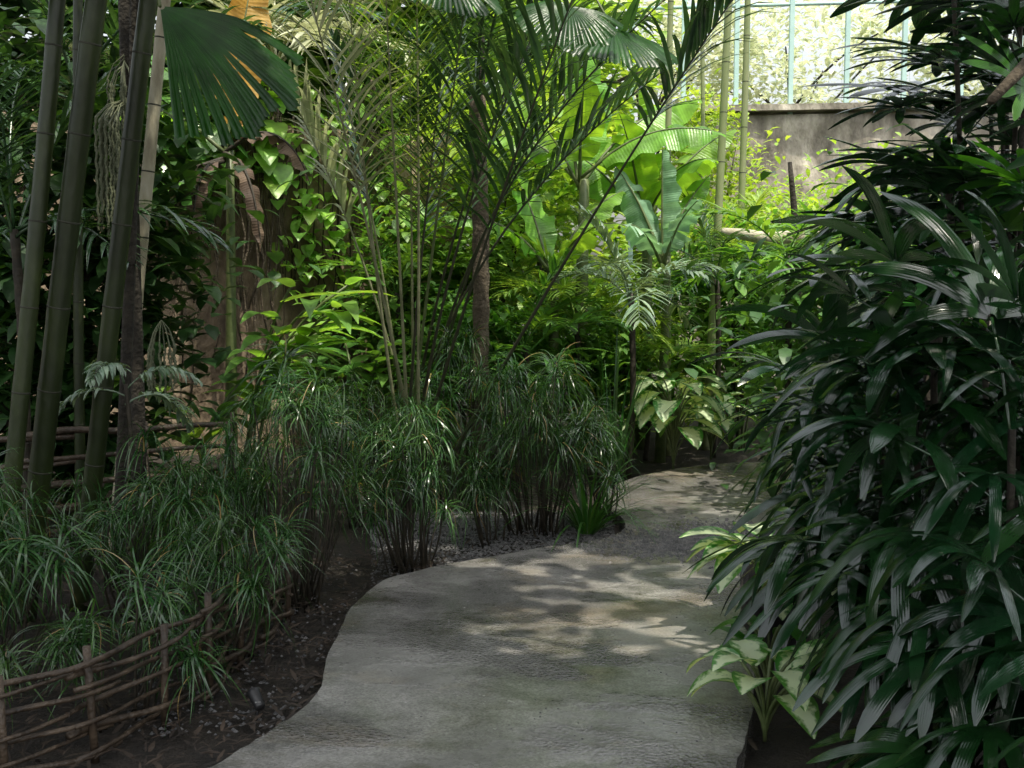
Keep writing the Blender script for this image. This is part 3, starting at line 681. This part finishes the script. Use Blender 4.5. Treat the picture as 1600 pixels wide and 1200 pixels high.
for lab,pp,nl,sz,mt in [
 ('big leaved vine hanging on the wall beside the pale culm',[(290,130),(300,170),(320,230),(310,330)],75,.34,'vined'),
 ('big leaved vine high on the wall left of the yellow banana leaf',[(250,110),(270,180),(265,260),(255,340)],60,.32,'vined'),
 ('big leaved vine spilling over the wall top right of the yellow banana leaf',[(370,110),(390,140),(400,200),(405,270)],75,.28,'vine'),
 ('bright small leaved vine climbing the middle of the wall',[(455,180),(470,300),(460,380),(455,440)],70,.17,'vine'),
 ('bright vine hanging right of the first small leaved one',[(490,140),(505,250),(500,380),(510,480)],80,.17,'vine'),
 ('bright vine on the wall behind the long palm stems',[(540,140),(545,220),(540,380),(550,500)],80,.17,'vine'),
 ('vine at the right end of the wall among palm stems',[(600,140),(600,220),(610,380),(600,500)],80,.17,'vine'),
 ('dark vine covering the wall foot behind the ginger',[(540,500),(520,540),(500,580),(470,620)],50,.18,'vined')]:
    vine(lab,[wallpt(*p) for p in pp],nl,sz,mt)
# hanging aerial roots on wall
t=thing('aerial_root_curtain','brown aerial roots hanging down the tan wall','roots',wallpt(420,620,.1))
for i in range(60):
    px=R.choice([u(395,440),u(540,600),u(290,330),u(330,440)]); a=wallpt(px,u(110,200),.17); b=wallpt(px+u(-25,25),u(300,640),.17); mb=MB()
    tube(mb,[a.lerp(b,k/8)+V((u(-.05,.05),u(-.03,.0),0)) for k in range(9)],u(.004,.013),5); build('root',mb,M['bark'],t)
# ---------------------------------------------------------------- shrubs and trees of leaf clouds
def cloud(mb,c,r,n,L,w,ncl=40,pr='oval',segs=3,keep=None):
    cs=[]
    for i in range(ncl):
        while True:
            q=V((u(-1,1),u(-1,1),u(-1,1)))
            if .25<q.length<1: break
        cs.append((V((c[0]+q.x*r[0],c[1]+q.y*r[1],c[2]+q.z*r[2])),u(.18,.34)*min(1.6,(r[0]+r[2])*.5)))
    for i in range(n):
        cc,s=R.choice(cs); p=cc+V((R.gauss(0,s),R.gauss(0,s),R.gauss(0,s*.8)))
        if p.z<.02: continue
        if keep and not keep(p): continue
        a=u(0,6.28); el=u(-.7,.7); l=L*u(.6,1.3)
        strap(mb,p,(math.cos(a)*math.cos(el),math.sin(a)*math.cos(el),math.sin(el)),l,w*l/L,u(.3,1.2),segs,pr=pr,fold=.2)
def shrub(px,py,Y,rx,ry,rz,n,L,w,mat,label,name='leafy_shrub',cat='shrub',pr='oval'):
    c=P(px,py,Y); t=thing(name,label,cat,(c.x,Y,0)); mb=MB()
    for k in range(5):
        a=u(0,6.28); tube(mb,bez(V((c.x+.06*math.cos(a),Y+.06*math.sin(a),-.03)),V((c.x,Y,c.z*.5)),V((c.x+rx*.6*math.cos(a),Y+ry*.6*math.sin(a),c.z+rz*.3)),7),[.03,.027,.024,.02,.016,.012,.009,.006],6)
    build('stems',mb,M['stem'],t)
    mb=MB(); cloud(mb,(c.x,Y,c.z),(rx,ry,rz),n,L,w,pr=pr); build('foliage',mb,M[mat],t)
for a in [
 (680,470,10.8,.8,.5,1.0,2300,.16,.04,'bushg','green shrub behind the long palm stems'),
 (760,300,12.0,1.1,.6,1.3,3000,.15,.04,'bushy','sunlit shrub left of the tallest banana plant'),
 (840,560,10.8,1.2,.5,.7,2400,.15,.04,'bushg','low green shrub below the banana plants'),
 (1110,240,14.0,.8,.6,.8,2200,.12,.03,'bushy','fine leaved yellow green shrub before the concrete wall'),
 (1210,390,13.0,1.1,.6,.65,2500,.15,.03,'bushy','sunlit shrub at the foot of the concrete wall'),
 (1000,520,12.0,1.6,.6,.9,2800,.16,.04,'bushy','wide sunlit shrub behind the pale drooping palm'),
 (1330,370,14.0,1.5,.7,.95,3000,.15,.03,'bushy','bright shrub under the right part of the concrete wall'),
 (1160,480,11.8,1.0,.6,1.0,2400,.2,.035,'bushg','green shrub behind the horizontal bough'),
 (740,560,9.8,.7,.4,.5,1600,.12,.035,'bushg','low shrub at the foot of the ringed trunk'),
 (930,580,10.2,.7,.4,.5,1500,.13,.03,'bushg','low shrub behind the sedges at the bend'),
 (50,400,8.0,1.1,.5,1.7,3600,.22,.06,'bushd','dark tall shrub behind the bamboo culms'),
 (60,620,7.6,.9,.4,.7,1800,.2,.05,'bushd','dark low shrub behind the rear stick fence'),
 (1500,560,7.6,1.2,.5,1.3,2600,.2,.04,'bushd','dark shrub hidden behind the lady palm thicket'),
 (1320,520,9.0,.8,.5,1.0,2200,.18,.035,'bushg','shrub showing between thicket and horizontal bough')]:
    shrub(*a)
def tree(x,y,h,r,n,L,mat,label,name='leafy_tree',tr=.14,cz=None,rz=None,keep=None,ncl=60):
    t=thing(name,label,'tree',(x,y,0)); mb=MB(); tube(mb,[V((x+.1*math.sin(q*4),y,-.05+h*q)) for q in [i/8 for i in range(9)]],[tr*(1.2-.7*i/8) for i in range(9)],9); tk=build('trunk',mb,M['darkbark'],t)
    for k in range(6):
        a=k*1.05+u(-.3,.3); b=V((x,y,h*u(.55,.85))); e=V((x+r*.75*math.cos(a),y+r*.75*math.sin(a),(cz or h)+u(-.3,.6))); mb=MB(); pts=bez(b,b.lerp(e,.5)+V((0,0,.4)),e,7); rachis(mb,pts,tr*.45,.015); build('limb',mb,M['darkbark'],t)
    mb=MB(); cloud(mb,(x,y,cz or h),(r,r,rz or r*.7),n,L,L*.28,ncl=ncl,keep=keep); build('crown',mb,M[mat],t)
# background trees
tree(-5.5,14.0,5.0,2.4,8000,.3,'bushd','tall dark tree rising behind the left part of the tan wall',cz=4.6,rz=2.2)
tree(-2.2,15,5.2,2.6,7500,.3,'bushg','tall tree behind the right end of the tan wall',cz=4.6,rz=2.4)
tree(.4,16.5,5.0,2.0,5000,.26,'bushy','green tree behind the banana plants',rz=2.0,cz=4.2)
tree(2.6,22.5,6.0,2.2,3000,.2,'far','sunlit tree with pale glare painted into its leaves, beyond the aqua fence at its left end',cz=6.5,rz=2.0,tr=.07)
tree(6.0,24,6.5,2.8,3600,.2,'far','sunlit tree with pale glare painted into its leaves, beyond the middle of the aqua fence',cz=6.5,rz=2.2,tr=.07)
tree(9.8,23,6.5,2.6,3000,.2,'far','sunlit tree with pale glare painted into its leaves, beyond the right end of the aqua fence',cz=6.5,rz=2.2,tr=.07)
mb=MB(); 
for i in range(12): cloud(mb,(-20+i*3.6,28,2.2),(2.6,1.2,2.8),1300,.5,.16,ncl=30)
tag(build('far_foliage',mb,M['bushy']),'far off mass of sunlit greenery beyond the garden','foliage',kind='stuff')
# tree with horizontal bough
q=P(1235,360,10.2); t=thing('crooked_tree','slim dark tree with one horizontal bough near the end of the path','tree',(q.x+.25,10.2,0))
mb=MB(); tube(mb,bez(V((q.x+.25,10.2,-.05)),V((q.x+.1,10.2,1.8)),V((q.x-.02,10.2,2.75)),10),[.07-.005*i for i in range(11)],8); build('trunk',mb,M['darkbark'],t)
mb=MB(); tube(mb,[P(1290,372,10.2),P(1250,370,10.1),P(1200,373,10),P(1160,366,9.9),P(1130,362,9.8)],[.07,.065,.06,.05,.035],8); build('bough',mb,M['palebark'],t)
# branch top right
a=P(1660,60,3.8); b=P(1548,158,3.5); t=thing('bare_branch_tree','bare pinkish brown branch reaching in at the top right edge','tree',(a.x+.5,4.1,0))
mb=MB(); tube(mb,[V((a.x+.5,4.1,-.05)),V((a.x+.45,4.1,1.5)),V((a.x+.4,4.05,2.9))],[.09,.08,.06],8); build('trunk',mb,M['bark'],t)
mb=MB(); tube(mb,[V((a.x+.42,4.08,2.4)),a.lerp(V((a.x+.4,4.1,2.4)),.4)+V((0,0,.12)),a,a.lerp(b,.5)+V((0,0,.02)),b],[.04,.032,.026,.022,.014],8); build('branch',mb,M['bark'],t)
# unseen trees added to shade the foreground, crown gaps cut for sun patches
def sh(p): return p-SUN*(p.z/SUN.z)
patches=[(G(955,918),.75,.72),(G(930,1003),.85,.5),(G(1120,790),.8,.8),(G(1020,935),.65,.6),(sh(P(660,700,6.2)),.6,.55),(sh(P(470,640,5.6)),.55,.5),(sh(P(880,640,7.3)),.6,.5),(sh(P(250,700,6.4)),.6,.45),(sh(P(230,350,6.4)),.5,.5),
 (sh(P(1300,560,4.6)),.5,.5),(sh(P(1420,620,3.9)),.45,.45),(sh(P(1220,480,5.3)),.55,.45),(sh(P(1500,760,3.4)),.35,.35),(sh(P(1450,330,4.4)),.6,.55),(sh(P(1300,800,3.7)),.35,.35)]
def keep(p):
    s=sh(p)
    if s.y>7.4+.8*noise.noise(V((s.x,s.y,0))*.8) or s.y<1.2 or abs(s.x)>4.6: return False
    for c,rx,ry in patches:
        k=((s.x-c.x)/rx)**2+((s.y-c.y)/ry)**2
        if k<1: return R.random()<.03
    return noise.noise(V((s.x*1.6,s.y*1.6,3)))<(.3 if s.x>1.2 else .42)
def added_shadetree(x,y,tx,ty,r,n,lab):
    t=thing('added_shade_tree',lab,'tree',(x,y,0)); mb=MB(); tube(mb,bez(V((x,y,-.05)),V((x,y,5)),V((tx,ty,6.6)),10),[.2-.013*i for i in range(11)],9); build('trunk',mb,M['darkbark'],t)
    for k in range(5):
        a=k*1.25; b=V((x,y,3.8)).lerp(V((tx,ty,6.4)),.7); e=V((tx+r*.7*math.cos(a),ty+r*.7*math.sin(a),6.9)); mb=MB(); rachis(mb,bez(b,b.lerp(e,.5)+V((0,0,.2)),e,6),.06,.012); build('limb',mb,M['darkbark'],t)
    mb=MB(); cloud(mb,(tx,ty,7.0),(r,r,.6),n,.3,.09,ncl=150,keep=keep); build('crown',mb,M['canopy'],t)
added_shadetree(5.4,1.5,2.3,1.8,2.6,9500,'tall unseen shade tree added right of the thicket, its crown above the view')
added_shadetree(-5.2,1.5,-2.3,1.8,2.6,10500,'tall unseen shade tree added left of the bamboo, its crown above the view')
added_shadetree(5.2,7.2,2.2,4.4,2.6,10000,'leaning unseen shade tree added right of the path bend with a crown over the thicket')
added_shadetree(-5.4,6.8,-2.2,4.4,2.6,11000,'leaning unseen shade tree added behind the bamboos with a crown over the sedges')
# ---------------------------------------------------------------- light, sky, camera
w=bpy.data.worlds.new('World'); bpy.context.scene.world=w; w.use_nodes=True; nt=w.node_tree
bg=nt.nodes['Background']; sk=nt.nodes.new('ShaderNodeTexSky'); sk.sky_type='NISHITA'; sk.sun_disc=False
sk.sun_elevation=math.asin(SUN.z); sk.sun_rotation=math.atan2(SUN.x,SUN.y); sk.dust_density=5; sk.air_density=1.5
hs=nt.nodes.new('ShaderNodeHueSaturation'); hs.inputs['Saturation'].default_value=.3; hs.inputs['Value'].default_value=2.0
nt.links.new(sk.outputs[0],hs.inputs['Color']); nt.links.new(hs.outputs[0],bg.inputs[0]); bg.inputs[1].default_value=.15
sl=bpy.data.lights.new('sun','SUN'); sl.energy=5; sl.angle=rad(.5); sl.color=(1,.93,.78)
so=bpy.data.objects.new('sun',sl); C.objects.link(so); so.rotation_euler=SUN.to_track_quat('Z','Y').to_euler()
cam=bpy.data.cameras.new('camera'); cam.lens=F/1600*36; cam.clip_end=500; co=bpy.data.objects.new('camera',cam); C.objects.link(co)
co.location=(0,0,H); co.rotation_euler=(PI/2-PT,0,0); bpy.context.scene.camera=co
s=bpy.context.scene; s.view_settings.view_transform='Standard'; s.view_settings.look='None'
